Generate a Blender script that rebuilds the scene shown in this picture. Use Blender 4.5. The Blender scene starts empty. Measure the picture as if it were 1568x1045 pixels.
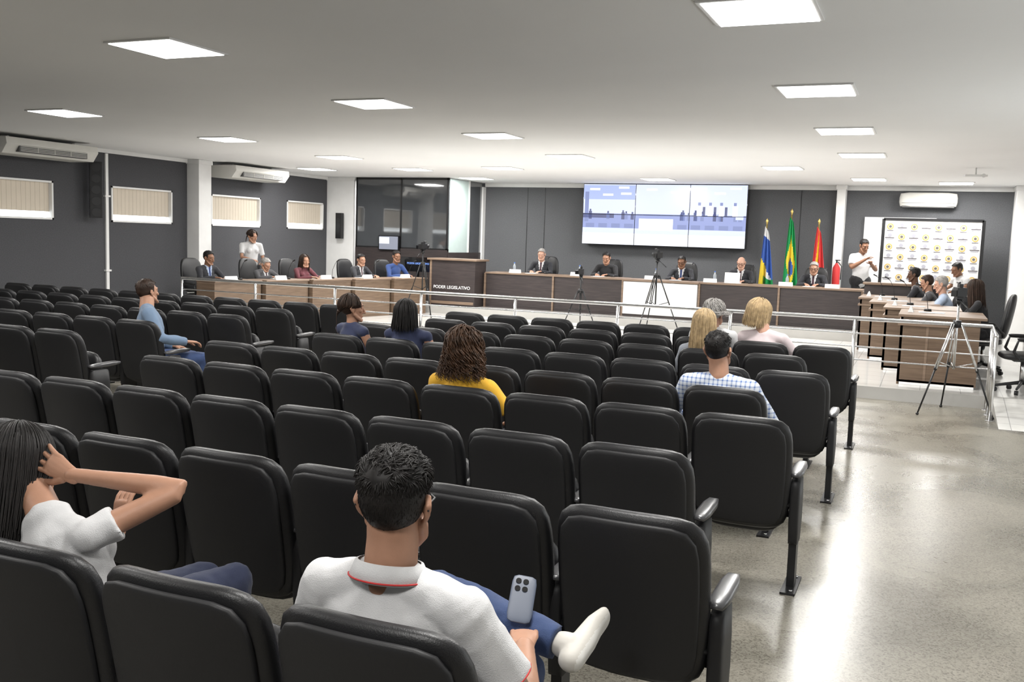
import bpy, bmesh, math, random
from mathutils import Vector, Matrix, Euler, noise
random.seed(7)
V=Vector
SC=bpy.context.scene
COL=bpy.context.collection

# ------------------------------------------------------------------ materials
MATS={}
def mat(name,col,rough=0.5,metal=0.0,bump=0.0,bscale=200.0,var=0.0,vscale=5.0,spec=0.5,emit=None,estr=0,alpha=1.0,trans=0.0,coat=0.0,sheen=0.0):
    if name in MATS: return MATS[name]
    m=bpy.data.materials.new(name); m.use_nodes=True
    nt=m.node_tree; b=nt.nodes["Principled BSDF"]
    c=(col[0],col[1],col[2],1)
    b.inputs["Base Color"].default_value=c
    b.inputs["Roughness"].default_value=rough
    b.inputs["Metallic"].default_value=metal
    b.inputs["Specular IOR Level"].default_value=spec
    b.inputs["Coat Weight"].default_value=coat
    b.inputs["Sheen Weight"].default_value=sheen
    if trans: b.inputs["Transmission Weight"].default_value=trans
    if alpha<1: b.inputs["Alpha"].default_value=alpha
    if emit:
        b.inputs["Emission Color"].default_value=(*emit,1); b.inputs["Emission Strength"].default_value=estr
    tc=nt.nodes.new("ShaderNodeTexCoord")
    n=nt.nodes.new("ShaderNodeTexNoise"); n.inputs["Scale"].default_value=vscale; n.inputs["Detail"].default_value=4
    nt.links.new(tc.outputs["Object"],n.inputs["Vector"])
    r=nt.nodes.new("ShaderNodeValToRGB")
    v=var if var else 0.03
    r.color_ramp.elements[0].position=.3; r.color_ramp.elements[1].position=.7
    r.color_ramp.elements[0].color=(c[0]*(1-v),c[1]*(1-v),c[2]*(1-v),1)
    r.color_ramp.elements[1].color=(min(1,c[0]*(1+v)),min(1,c[1]*(1+v)),min(1,c[2]*(1+v)),1)
    nt.links.new(n.outputs["Fac"],r.inputs["Fac"]); nt.links.new(r.outputs[0],b.inputs["Base Color"])
    if bump:
        n2=nt.nodes.new("ShaderNodeTexNoise"); n2.inputs["Scale"].default_value=bscale; n2.inputs["Detail"].default_value=3
        nt.links.new(tc.outputs["Object"],n2.inputs["Vector"])
        bp=nt.nodes.new("ShaderNodeBump"); bp.inputs["Strength"].default_value=bump; bp.inputs["Distance"].default_value=.01
        nt.links.new(n2.outputs["Fac"],bp.inputs["Height"]); nt.links.new(bp.outputs[0],b.inputs["Normal"])
    MATS[name]=m
    return m

def mat_tile(name,col,grout,size=.45,rough=.12):
    m=bpy.data.materials.new(name); m.use_nodes=True; nt=m.node_tree; b=nt.nodes["Principled BSDF"]
    tc=nt.nodes.new("ShaderNodeTexCoord"); br=nt.nodes.new("ShaderNodeTexBrick")
    br.offset=0; br.inputs["Scale"].default_value=1; br.inputs["Brick Width"].default_value=size; br.inputs["Row Height"].default_value=size
    br.inputs["Mortar Size"].default_value=.004; br.inputs["Color1"].default_value=(*col,1); br.inputs["Color2"].default_value=(col[0]*.95,col[1]*.95,col[2]*.96,1)
    br.inputs["Mortar"].default_value=(*grout,1)
    nt.links.new(tc.outputs["Object"],br.inputs["Vector"]); nt.links.new(br.outputs["Color"],b.inputs["Base Color"])
    b.inputs["Roughness"].default_value=rough
    return m

def mat_terrazzo(name):
    m=bpy.data.materials.new(name); m.use_nodes=True; nt=m.node_tree; b=nt.nodes["Principled BSDF"]
    tc=nt.nodes.new("ShaderNodeTexCoord")
    vo=nt.nodes.new("ShaderNodeTexVoronoi"); vo.inputs["Scale"].default_value=130
    nt.links.new(tc.outputs["Object"],vo.inputs["Vector"])
    r1=nt.nodes.new("ShaderNodeValToRGB"); e=r1.color_ramp.elements
    e[0].position=0.0; e[0].color=(.13,.122,.105,1); e[1].position=.35; e[1].color=(.225,.212,.183,1)
    x=r1.color_ramp.elements.new(.9); x.color=(.275,.262,.23,1)
    sep=nt.nodes.new("ShaderNodeSeparateColor"); nt.links.new(vo.outputs["Color"],sep.inputs[0]); nt.links.new(sep.outputs[0],r1.inputs[0])
    n=nt.nodes.new("ShaderNodeTexNoise"); n.inputs["Scale"].default_value=1.1; n.inputs["Detail"].default_value=7; n.inputs["Distortion"].default_value=.8
    nt.links.new(tc.outputs["Object"],n.inputs["Vector"])
    r2=nt.nodes.new("ShaderNodeValToRGB"); e=r2.color_ramp.elements
    e[0].position=.35; e[0].color=(.68,.67,.64,1); e[1].position=.65; e[1].color=(1.12,1.1,1.05,1)
    nt.links.new(n.outputs["Fac"],r2.inputs[0])
    mx=nt.nodes.new("ShaderNodeMix"); mx.data_type='RGBA'; mx.blend_type='MULTIPLY'; mx.inputs[0].default_value=1
    nt.links.new(r1.outputs[0],mx.inputs[6]); nt.links.new(r2.outputs[0],mx.inputs[7]); nt.links.new(mx.outputs[2],b.inputs["Base Color"])
    r3=nt.nodes.new("ShaderNodeMapRange"); r3.inputs[3].default_value=.17; r3.inputs[4].default_value=.38
    nt.links.new(n.outputs["Fac"],r3.inputs[0]); nt.links.new(r3.outputs[0],b.inputs["Roughness"])
    b.inputs["Specular IOR Level"].default_value=.55
    return m

def mat_wood(name,c1,c2,scale=3,rough=.45):
    if name in MATS: return MATS[name]
    m=bpy.data.materials.new(name); m.use_nodes=True; nt=m.node_tree; b=nt.nodes["Principled BSDF"]
    tc=nt.nodes.new("ShaderNodeTexCoord"); mp=nt.nodes.new("ShaderNodeMapping"); mp.inputs["Scale"].default_value=(1,1,14)
    nt.links.new(tc.outputs["Object"],mp.inputs[0])
    n=nt.nodes.new("ShaderNodeTexNoise"); n.inputs["Scale"].default_value=scale; n.inputs["Detail"].default_value=6; n.inputs["Distortion"].default_value=.6
    nt.links.new(mp.outputs[0],n.inputs["Vector"])
    r=nt.nodes.new("ShaderNodeValToRGB"); r.color_ramp.elements[0].position=.35; r.color_ramp.elements[1].position=.65
    r.color_ramp.elements[0].color=(*c1,1); r.color_ramp.elements[1].color=(*c2,1)
    nt.links.new(n.outputs["Fac"],r.inputs[0]); nt.links.new(r.outputs[0],b.inputs["Base Color"]); b.inputs["Roughness"].default_value=rough
    MATS[name]=m; return m

def mat_plaid(name,base,line,s=70):
    m=bpy.data.materials.new(name); m.use_nodes=True; nt=m.node_tree; b=nt.nodes["Principled BSDF"]; b.inputs["Roughness"].default_value=.8
    tc=nt.nodes.new("ShaderNodeTexCoord"); sp=nt.nodes.new("ShaderNodeSeparateXYZ"); nt.links.new(tc.outputs["Object"],sp.inputs[0])
    outs=[]
    for ax in (0,2):
        mu=nt.nodes.new("ShaderNodeMath"); mu.operation='MULTIPLY'; mu.inputs[1].default_value=s*2*math.pi/2; nt.links.new(sp.outputs[ax],mu.inputs[0])
        si=nt.nodes.new("ShaderNodeMath"); si.operation='SINE'; nt.links.new(mu.outputs[0],si.inputs[0])
        gt=nt.nodes.new("ShaderNodeMath"); gt.operation='GREATER_THAN'; gt.inputs[1].default_value=.5; nt.links.new(si.outputs[0],gt.inputs[0]); outs.append(gt)
    ad=nt.nodes.new("ShaderNodeMath"); ad.operation='ADD'; nt.links.new(outs[0].outputs[0],ad.inputs[0]); nt.links.new(outs[1].outputs[0],ad.inputs[1])
    hf=nt.nodes.new("ShaderNodeMath"); hf.operation='MULTIPLY'; hf.inputs[1].default_value=.5; nt.links.new(ad.outputs[0],hf.inputs[0])
    mx=nt.nodes.new("ShaderNodeMix"); mx.data_type='RGBA'; mx.inputs[6].default_value=(*base,1); mx.inputs[7].default_value=(*line,1)
    nt.links.new(hf.outputs[0],mx.inputs[0]); nt.links.new(mx.outputs[2],b.inputs["Base Color"])
    return m

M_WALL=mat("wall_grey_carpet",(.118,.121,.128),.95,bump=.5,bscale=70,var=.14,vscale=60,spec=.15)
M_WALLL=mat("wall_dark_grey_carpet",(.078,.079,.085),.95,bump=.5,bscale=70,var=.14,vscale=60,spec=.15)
M_CEIL=mat("ceiling_paint",(.86,.86,.855),.9,var=.02,vscale=.6)
M_WHITE=mat("white_paint",(.76,.76,.75),.55)
M_FLOOR=mat_terrazzo("polished_terrazzo")
M_TILE=mat_tile("white_floor_tile",(.70,.69,.66),(.38,.38,.37))
M_CURB=mat("curb_grey",(.42,.41,.39),.5,bump=.2)
M_LEATH=mat("black_leatherette",(.0090,.0090,.0100),.42,bump=.12,bscale=260,var=.1,spec=.45)
M_PLAST=mat("black_plastic_shell",(.011,.011,.012),.55,bump=.08,bscale=400,spec=.4)
M_ARM=mat("grey_armrest_pad",(.05,.05,.053),.30,spec=.7)
M_METB=mat("black_metal",(.015,.015,.016),.4,metal=.3)
M_CHROME=mat("stainless_steel",(.62,.62,.62),.22,metal=1)
M_DESKF=mat_wood("dark_desk_wood",(.028,.022,.022),(.046,.035,.034))
M_DESKE=mat_wood("brown_desk_edge",(.17,.115,.08),(.24,.17,.12))
M_DESKB=mat_wood("brown_desk_wood",(.115,.075,.048),(.165,.112,.075))
M_WPANEL=mat("white_laminate",(.80,.80,.80),.25)
M_AC=mat("ac_plastic",(.66,.65,.61),.4)
M_ACG=mat("ac_grille",(.10,.10,.10),.5)
M_BLIND=mat("beige_blind",(.46,.41,.34),.8,emit=(.95,.80,.62),estr=.13)
M_BLIND2=mat("beige_blind_fold",(.40,.355,.29),.8,emit=(.95,.80,.62),estr=.10)
M_DAY=mat("daylight_glass",(.9,.95,1),.3,emit=(.92,.97,1),estr=2.2)
M_ALU=mat("aluminium_frame",(.55,.55,.55),.35,metal=.6)
M_LED=mat("led_diffuser",(.95,.95,.95),.4,emit=(1,1,.99),estr=9)
M_GLASSD=mat("dark_tinted_glass",(.06,.065,.07),.05,spec=.8,coat=1)
M_GLASSL=mat("pale_green_glass",(.52,.62,.60),.08,spec=.7,coat=.6)
M_BLACK=mat("black_screen",(.006,.006,.007),.12,coat=.5)
M_PAPER=mat("white_paper",(.85,.85,.85),.7)
M_EYEW=mat("eye_white",(.8,.78,.75),.2); M_EYED=mat("eye_iris",(.02,.012,.008),.1)
M_LIPS=mat("lips",(.34,.12,.10),.5)

# ------------------------------------------------------------------ mesh builder
class B:
    def __init__(s): s.bm=bmesh.new()
    def box(s,x0,x1,y0,y1,z0,z1,m=0,M=None):
        vs=[s.bm.verts.new(V(p)) for p in ((x0,y0,z0),(x1,y0,z0),(x1,y1,z0),(x0,y1,z0),(x0,y0,z1),(x1,y0,z1),(x1,y1,z1),(x0,y1,z1))]
        if M:
            for v in vs: v.co=M@v.co
        for f in ((0,3,2,1),(4,5,6,7),(0,1,5,4),(1,2,6,5),(2,3,7,6),(3,0,4,7)):
            fc=s.bm.faces.new([vs[i] for i in f]); fc.material_index=m
        return s
    def loft(s,rings,m=0,cap=True,smooth=True):
        rv=[[s.bm.verts.new(p) for p in r] for r in rings]
        n=len(rv[0])
        for a,b in zip(rv[:-1],rv[1:]):
            for i in range(n):
                f=s.bm.faces.new((a[i],a[(i+1)%n],b[(i+1)%n],b[i])); f.material_index=m; f.smooth=smooth
        if cap:
            f=s.bm.faces.new(list(reversed(rv[0]))); f.material_index=m
            f=s.bm.faces.new(rv[-1]); f.material_index=m
        return s
    def cyl(s,p0,p1,r0,r1=None,m=0,seg=12,smooth=True):
        return s.tube([p0,p1],[r0,r0 if r1 is None else r1],m=m,seg=seg,round_=False)
    def tube(s,pts,rad,m=0,seg=14,ref=None,round_=True,flat_end=False,flat_start=False):
        pts=[V(p) for p in pts]; n=len(pts)
        rad=[(r,r) if not isinstance(r,(tuple,list)) else r for r in rad]
        ref=V(ref) if ref is not None else None
        T=[]
        for i in range(n):
            a=pts[max(0,i-1)]; b=pts[min(n-1,i+1)]; t=(b-a)
            T.append(t.normalized() if t.length>1e-9 else V((0,0,1)))
        if ref is None:
            ref=V((1,0,0)) if abs(T[0].x)<.8 else V((0,0,1))
        rings=[]
        def ring(p,t,a,b):
            u=(ref-t*ref.dot(t))
            if u.length<1e-4: u=t.orthogonal()
            u.normalize(); v=t.cross(u)
            return [p+u*a*math.cos(2*math.pi*k/seg)+v*b*math.sin(2*math.pi*k/seg) for k in range(seg)]
        if round_ and not flat_start:
            a,b=rad[0]; m0=min(a,b)
            for ph in (80,55,30): 
                c=math.cos(math.radians(ph)); sn=math.sin(math.radians(ph)); rings.append(ring(pts[0]-T[0]*m0*sn,T[0],a*c,b*c))
        for p,t,(a,b) in zip(pts,T,rad): rings.append(ring(p,t,a,b))
        if round_ and not flat_end:
            a,b=rad[-1]; m0=min(a,b)
            for ph in (30,55,80):
                c=math.cos(math.radians(ph)); sn=math.sin(math.radians(ph)); rings.append(ring(pts[-1]+T[-1]*m0*sn,T[-1],a*c,b*c))
        return s.loft(rings,m)
    def ell(s,c,r,m=0,seg=16,rot=None):
        c=V(c); rings=[]
        for i in range(1,seg//2+2):
            ph=-math.pi/2+math.pi*i/(seg//2+2); 
            rr=[V((r[0]*math.cos(ph)*math.cos(2*math.pi*k/seg),r[1]*math.cos(ph)*math.sin(2*math.pi*k/seg),r[2]*math.sin(ph))) for k in range(seg)]
            if rot: rr=[rot@p for p in rr]
            rings.append([c+p for p in rr])
        return s.loft(rings,m)
    def slab(s,a,b,c,n=5,p=4,m=0,fn=None,seg=40):
        """rounded cushion: half sizes a(x) b(y thickness) c(z)"""
        fn=fn or (lambda v:v)
        rl=[.02,.3,.55,.75,.87,.94,.98,.997]
        def ring(r,sg):
            out=[]
            for k in range(seg):
                th=2*math.pi*(k+.5)/seg; ct,st=math.cos(th),math.sin(th)
                rho=1/((abs(ct/a)**n+abs(st/c)**n)**(1/n))
                out.append(fn(V((r*rho*ct, sg*b*(max(0,1-r**p))**(1/p), r*rho*st))))
            return out
        rings=[ring(r,1) for r in rl]+[ring(1,0)]+[ring(r,-1) for r in reversed(rl)]
        return s.loft(rings,m)
    def mesh(s,name,mats):
        bmesh.ops.recalc_face_normals(s.bm,faces=s.bm.faces)
        me=bpy.data.meshes.new(name); s.bm.to_mesh(me); s.bm.free()
        for m in mats: me.materials.append(m)
        return me
    def obj(s,name,mats,parent=None,bevel=0,loc=None,rz=0):
        me=s.mesh(name,mats); return mkobj(name,me,parent,bevel,loc,rz)
def mkobj(name,me,parent=None,bevel=0,loc=None,rz=0):
    o=bpy.data.objects.new(name,me); COL.objects.link(o)
    if parent: o.parent=parent
    if loc is not None: o.location=loc
    o.rotation_euler[2]=rz
    if bevel:
        md=o.modifiers.new("bevel","BEVEL"); md.width=bevel; md.segments=2; md.limit_method='ANGLE'
    return o
def empty(name,loc=(0,0,0),rz=0):
    o=bpy.data.objects.new(name,None); o.empty_display_size=.1; COL.objects.link(o); o.location=loc; o.rotation_euler[2]=rz; return o

TS=bpy.data.scenes.new("meshing_scratch")
def evalmesh(o):
    TS.collection.objects.link(o)
    vl=TS.view_layers[0]; vl.update(); dg=vl.depsgraph
    out=bpy.data.meshes.new_from_object(o.evaluated_get(dg))
    bpy.data.objects.remove(o)
    return out
def remesh(b,vox,smooth=2,name="body"):
    me=b.mesh("tmp",[])
    o=bpy.data.objects.new("tmp",me)
    md=o.modifiers.new("r","REMESH"); md.mode='VOXEL'; md.voxel_size=vox; md.use_smooth_shade=True
    if smooth:
        sm=o.modifiers.new("s","SMOOTH"); sm.iterations=smooth; sm.factor=.5
    out=evalmesh(o)
    bpy.data.meshes.remove(me)
    out.name=name
    out.polygons.foreach_set("use_smooth",[True]*len(out.polygons))
    return out

# ------------------------------------------------------------------ room
XL,XR,YB,YF,H=-13.3,2.3,-2.2,21.2,3.13
B().box(XL-.2,XR+.2,YB-.2,YF+.2,-.1,0).obj("floor",[M_FLOOR])
B().box(XL-.2,XR+.2,YB-.2,YF+.2,H,H+.1).obj("ceiling",[M_CEIL])
B().box(XL-.2,XR+.2,YF,YF+.2,0,H).obj("wall_front",[M_WALL])
B().box(XL-.2,XR+.2,YB-.2,YB,0,H).obj("wall_back",[M_WALL])
B().box(XR,XR+.2,YB,YF,0,H).obj("wall_right",[M_WHITE])
wy=[(1.4,2.95),(4.25,5.8),(7.1,8.65),(9.95,11.5),(12.72,14.2),(15.28,16.82),(17.75,19.15)]
b=B(); z0,z1=1.87,2.50
b.box(XL-.2,XL,YB,YF,0,z0); b.box(XL-.2,XL,YB,YF,z1,H)
ys=[YB]+[v for w in wy for v in w]+[YF]
for i in range(0,len(ys),2): b.box(XL-.2,XL,ys[i],ys[i+1],z0,z1)
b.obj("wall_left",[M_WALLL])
for i,(a,c) in enumerate(wy):
    w=B()
    w.box(XL-.14,XL-.12,a,c,z0,z1,0)                     # bright pane
    w.box(XL-.07,XL-.06,a+.03,c-.03,z0+.13,z1-.03,3)     # blind
    n=int((c-a)/.09)
    for k in range(n):
        yy=a+.03+k*(c-a-.06)/n
        w.box(XL-.06,XL-.057,yy,yy+(c-a-.06)/n-.008,z0+.13,z1-.03,1)
    for q in ((a,a+.03,z0,z1),(c-.03,c,z0,z1),(a,c,z1-.03,z1),(a,c,z0,z0+.03)):
        w.box(XL-.15,XL+.015,q[0],q[1],q[2],q[3],2)
    w.obj("window_%d"%(i+1),[M_DAY,M_BLIND,M_WHITE,M_BLIND2])
def column(name,x0,x1,y0,y1):
    b=B(); b.box(x0,x1,y0,y1,0,H-.002); b.box(x0-.02,x1+.02,y0-.02,min(y1+.02,YF),H-.09,H-.001); b.obj(name,[M_WHITE],bevel=.008)
column("wall_column",XL,XL+.3,14.6,14.95)
column("wall_column",XL,-12.55,19.3,19.6)
column("wall_column",-1.85,-1.68,20.8,YF)
column("wall_column",1.42,1.75,20.6,YF)
column("wall_column",XL,XL+.3,8.9,9.25)
B().box(XL,XL+.04,YB,YF,H-.07,H-.002).obj("trim_1",[M_WHITE])
B().box(-10.0,XR,YF-.06,YF,H-.09,H-.002).obj("trim_2",[M_WHITE])
B().box(XL,XL+.03,YB,12.4,0,.09).obj("baseboard_left",[M_WHITE])
b=B(); b.box(XL,XR,12.4,18.3,.0,.15,0); b.box(XL,XR,12.37,12.4,0,.151,1); b.obj("stage_platform_floor",[M_TILE,M_CURB])
b=B(); b.box(XL,-1.0,18.3,YF,.0,.32,0); b.box(-1.0,XR,18.3,YF,0,.15,0); b.box(XL,-1.0,18.28,18.3,.15,.321,1); b.obj("stage_dais_floor",[M_TILE,M_CURB])
b=B()
vs=[b.bm.verts.new(p) for p in ((.78,11.0,.001),(XR,11.0,.001),(XR,12.37,.15),(.78,12.37,.15),(.78,12.37,.001),(XR,12.37,.001))]
for f in ((0,1,2,3),(0,3,4),(1,5,2),(0,4,5,1),(4,3,2,5)): b.bm.faces.new([vs[i] for i in f])
b.obj("access_ramp_floor",[M_TILE])
for i,x in enumerate((-8.9,-8.45,-2.6)): B().box(x,x+.012,YF-.006,YF,.32,H-.1).obj("trim_%d"%(i+3),[M_METB])
b=B(); b.box(-1.3,-1.22,YF-.05,YF-.002,.152,2.5,0); b.box(-.02,.06,YF-.05,YF-.002,.152,2.5,0); b.box(-1.22,-.02,YF-.05,YF-.002,2.42,2.5,0); b.box(-1.22,-.02,YF-.03,YF-.002,.152,2.42,1)
b.obj("door_1",[M_WHITE,mat("lit_doorway",(.8,.8,.78),.6,emit=(1,.98,.95),estr=.55)])
b=B(); b.box(XL,XL+.03,12.58,12.64,.15,H-.08); b.box(XL,XL+.05,12.55,12.67,1.0,1.03); b.box(XL,XL+.05,12.55,12.67,2.3,2.33); b.obj("wall_conduit_pipe",[M_WHITE])

# ------------------------------------------------------------------ ceiling lights
LX=(-.97,-5.3,-9.6); 
pos=[(x,y) for x in LX for y in (-.1,2.75,5.62,8.5,11.4,14.3)]+[(-7.5,16.6),(-2.35,16.5),(-5.25,19.4),(-1.15,19.1),(.35,20.0),(-9.4,19.4),(-9.6,16.9),(-11.9,16.9),(-11.6,19.9)]
fx=B(); fx.box(-.31,.31,-.31,.31,-.012,0,0); fx.box(-.285,.285,-.285,.285,-.016,-.012,1)
fme=fx.mesh("led_panel",[M_WHITE,M_LED])
ld=bpy.data.lights.new("led_panel_lamp","AREA"); ld.shape='SQUARE'; ld.size=.56; ld.energy=72; ld.color=(1,.98,.95)
for x,y in pos:
    e=empty("ceiling_led_panel",(x,y,H-.001)); mkobj("panel_body",fme,e)
    lo=bpy.data.objects.new("panel_lamp",ld); COL.objects.link(lo); lo.parent=e; lo.location=(0,0,-.022)

# ------------------------------------------------------------------ auditorium chair
def chair_mesh(seat_down,right_arm):
    b=B()
    def back(v):
        z=v.z+.625; return V((v.x*(1-.13*max(0,(.62-z))),v.y-.20*(z-.45)+.50*v.x*v.x-.05*max(0,z-.75),z-.05*v.x*v.x*4*max(0,z-.7)))
    b.slab(.264,.050,.308,n=6.0,p=3.0,m=0,fn=back,seg=56)
    b.slab(.238,.020,.282,n=6.5,p=4,m=1,fn=lambda v:back(v)+V((0,-.046,0)),seg=44)
    if seat_down:
        fs=lambda v:V((v.x,v.z+.24,v.y+.415+.03*(v.z)))
    else:
        fs=lambda v:V((v.x,v.y+.14+.14*(v.z),v.z+.50))
    b.slab(.235,.05,.225,n=4.0,p=3,m=0,fn=fs,seg=40)
    b.slab(.205,.02,.195,n=5,p=3,m=1,fn=(lambda v:fs(v)+ (V((0,0,-.048)) if seat_down else V((0,.045,0)))),seg=32)
    b.cyl((-.26,.07,.40),(.26,.07,.40),.018,m=3)
    b.cyl((-.26,.02,.46),(.26,.02,.46),.012,m=3)
    for sx in ([-1,1] if right_arm else [-1]):
        x=sx*.283
        b.slab(.034,.020,.165,n=4,p=3,m=2,fn=lambda v:V((v.x+x,v.z+.15,v.y+.63+.03*v.z)),seg=24)
        b.slab(.027,.095,.20,n=5,p=6,m=1,fn=lambda v:V((v.x+x,v.y+.10-.06*(v.z),v.z+.42)),seg=24)
        b.box(x-.020,x+.020,.055,.145,.01,.27,3)
        b.box(x-.038,x+.038,-.05,.25,0,.012,3)
        for yy in (-.02,.22): b.cyl((x+.012,yy,.012),(x+.012,yy,.022),.010,m=4,seg=8)
        b.slab(.024,.028,.05,n=4,p=3,m=1,fn=lambda v:V((v.x+x,v.y+.06,v.z+.40)),seg=20)
    return b.mesh("auditorium_chair",[M_LEATH,M_PLAST,M_ARM,M_METB,M_CHROME])
CH={(d,r):chair_mesh(d,r) for d in (0,1) for r in (0,1)}
rowY=[1.79,2.94,3.92,4.95,5.90,6.95,8.0,9.0,10.0]
def colx(row,k,blk):
    off=.275 if row%2==0 else 0
    if blk==0:
        if row==0: return -1.12-.56*k
        return -.84-off-.55*k
    return (-6.62 if row%2==0 else -6.80)-.55*k
occ={(0,0,0),(0,2,0),(3,3,0),(4,0,0),(5,7,0),(5,6,0),(6,1,0),(7,1,0),(7,2,0),(5,0,1)}
for r,y in enumerate(rowY):
    for k in range(8):
        if r==8 and k<2: continue
        me=CH[(1 if (r,k,0) in occ else 0, 1 if (k==0 or (r==8 and k==2)) else 0)]
        mkobj("auditorium_chair",me,loc=(colx(r,k,0),y+.10,0))
    if r>=1:
        for k in range(11):
            me=CH[(1 if (r,k,1) in occ else 0, 1 if k==0 else 0)]
            mkobj("auditorium_chair",me,loc=(colx(r,k,1),y-.08,0))

# ------------------------------------------------------------------ railing
def railing():
    b=B(); y=12.28; x0,x1=-11.3,.72; zt=.98
    b.tube([(x0,y,zt),(x1,y,zt),(x1,11.5,.93)],[.024]*3,seg=12)
    for z in (.80,.64,.48):
        b.tube([(x0,y,z),(x1,y,z),(x1,11.5,z-.05)],[.0095]*3,seg=8)
    n=8
    for i in range(n+1):
        x=x0+(x1-x0)*i/n
        b.cyl((x,y,0),(x,y,zt),.02,seg=12)
        b.cyl((x,y,0),(x,y,.008),.05,seg=16)
    for yy in (11.5,11.9): b.cyl((x1,yy,0),(x1,yy,.94),.02); b.cyl((x1,yy,0),(x1,yy,.008),.05,seg=16)
    b.obj("steel_guard_railing",[M_CHROME])
railing()

# ------------------------------------------------------------------ desks
def front_desk():
    b=B(); y0,y1=18.75,19.35; zb,zt=.322,1.075
    xs=[-8.8,-7.22,-5.7,-4.13,-2.6,-1.1]
    for i,(a,c) in enumerate(zip(xs[:-1],xs[1:])):
        centre=(i==2)
        if centre:
            b.box(a+.03,c-.03,y0-.06,y0,zb+.02,zt-.05,2)
            b.box(a+.03,c-.03,y0-.065,y0,zb,zb+.05,0)
            b.box(a,c,y0-.08,y1,zt-.04,zt,1)
        else:
            b.box(a+.025,c-.025,y0,y0+.025,zb,zt-.03,0)
            b.box(a,c,y0-.03,y1,zt-.03,zt+.005,1)
            b.box(a+.05,c-.05,y0-.008,y0,zb+.06,zb+.07,0)
        b.box(a-.02,a+.02,y0-.03,y1,zb,zt-.02,1)
    b.box(-1.12,-1.08,y0-.03,y1,zb,zt-.02,1)
    b.obj("council_head_table",[M_DESKF,M_DESKE,M_WPANEL],bevel=.004)
front_desk()
def side_desk(loc,rz,w,h,mats):
    b=B(); b.box(-.5,0,-w/2,w/2,h-.03,h,1); b.box(-.03,0-.005,-w/2+.02,w/2-.02,0,h-.03,0)
    b.box(-.5,-.0,-w/2,-w/2+.03,0,h-.03,0); b.box(-.5,0,w/2-.03,w/2,0,h-.03,0)
    b.box(-.5,.03,-w/2-.01,w/2+.01,h,h+.025,1)
    b.box(-.006,.002,-w/2+.06,w/2-.06,.06,.07,1)
    return b.obj("councillor_desk",mats,bevel=.004,loc=loc,rz=rz)
for i in range(5):
    side_desk((-11.1+.28*i,13.45+1.03*i,.151),math.radians(-12),1.0,.74,[M_DESKB,M_DESKE])
rd=[(-.28,13.45),(-.52,14.85),(-.78,16.2),(-1.02,17.5)]
for x,y in rd:
    b=B(); w=1.2; h=.88
    b.box(0,.9,-w/2,-w/2+.03,0.03,h-.03,0); b.box(.02,.88,-w/2+.0,-w/2+.001,.0,.06,2)
    b.box(0,.03,-w/2,w/2,.0,h-.03,0); b.box(.0,.9,w/2-.03,w/2,0,h-.03,0)
    b.box(-.03,.55,-w/2-.02,w/2,h-.14,h-.11,1); b.box(-.03,.97,-w/2-.03,w/2+.02,h-.03,h,1)
    b.box(.3,.33,-w/2-.006,-w/2,.06,h-.14,1)
    b.obj("councillor_desk",[M_DESKB,M_DESKE,M_PAPER],bevel=.004,loc=(x,y,.151),rz=0)
B().box(-1.05,.2,18.35,18.4,.152,1.2,0).box(-1.08,.23,18.3,18.6,1.2,1.24,1).box(-1.05,-1.0,18.4,18.75,.152,1.2,0).obj("side_counter_desk",[M_DESKF,M_DESKE],bevel=.004)
b=B(); b.box(-9.95,-8.86,18.35,18.9,.322,1.30,0); b.box(-10.0,-8.81,18.30,18.95,1.30,1.34,1); b.box(-9.93,-8.88,18.335,18.35,.36,.42,1); b.box(-9.95,-9.90,18.34,18.35,.33,1.3,1)
pod=b.obj("speaker_lectern",[M_DESKF,M_DESKE],bevel=.006)
def text(body,size,loc,rot,m,parent,name="lettering",align='CENTER'):
    c=bpy.data.curves.new(name,"FONT"); c.body=body; c.size=size; c.align_x=align; c.align_y='CENTER'; c.extrude=.002
    o=bpy.data.objects.new(name,c)
    me=evalmesh(o)
    me.materials.clear(); me.materials.append(m)
    o=bpy.data.objects.new(name,me); COL.objects.link(o); o.location=loc; o.rotation_euler=rot; o.parent=parent; return o
text("PODER LEGISLATIVO",.095,(-9.4,18.33,.72),(math.pi/2,0,0),M_PAPER,pod)
b=B()
yb=19.35
b.box(-12.5,-10.05,yb,yb+.03,1.50,H-.002,0); b.box(-12.5,-10.05,yb-.02,yb+.05,.322,1.50,1)
for x in (-12.5,-11.3,-10.09): b.box(x,x+.035,yb-.015,yb+.045,.322,H-.002,2)
b.box(-12.5,-10.05,yb-.015,yb+.045,1.48,1.53,2); b.box(-12.5,-10.05,yb-.015,yb+.045,H-.05,H-.002,2)
b.box(-10.07,-10.05,yb+.05,20.35,1.45,H-.02,3); b.box(-10.09,-10.03,yb,YF-.002,.322,1.45,1)
b.box(-10.08,-10.04,20.35,20.42,1.45,H-.002,4); b.box(-10.08,-10.04,20.42,21.05,1.45,H-.002,0); b.box(-10.1,-10.0,21.05,YF-.002,.322,H-.1,4)
b.obj("glass_control_booth",[M_GLASSD,M_DESKF,M_METB,M_GLASSL,M_WHITE])
e=empty("wall_monitor",(-11.55,19.28,1.62)); B().box(-.27,.27,-.02,.03,-.17,.17,0).box(-.25,.25,-.022,-.02,-.15,.15,1).box(-.25,.02,-.024,-.022,-.02,.13,2).obj("screen",[M_BLACK,mat("monitor_picture",(.1,.1,.12),.3,emit=(.45,.5,.62),estr=.5),mat("monitor_bright",(.3,.3,.3),.3,emit=(.75,.8,.9),estr=.9)],e)
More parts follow.
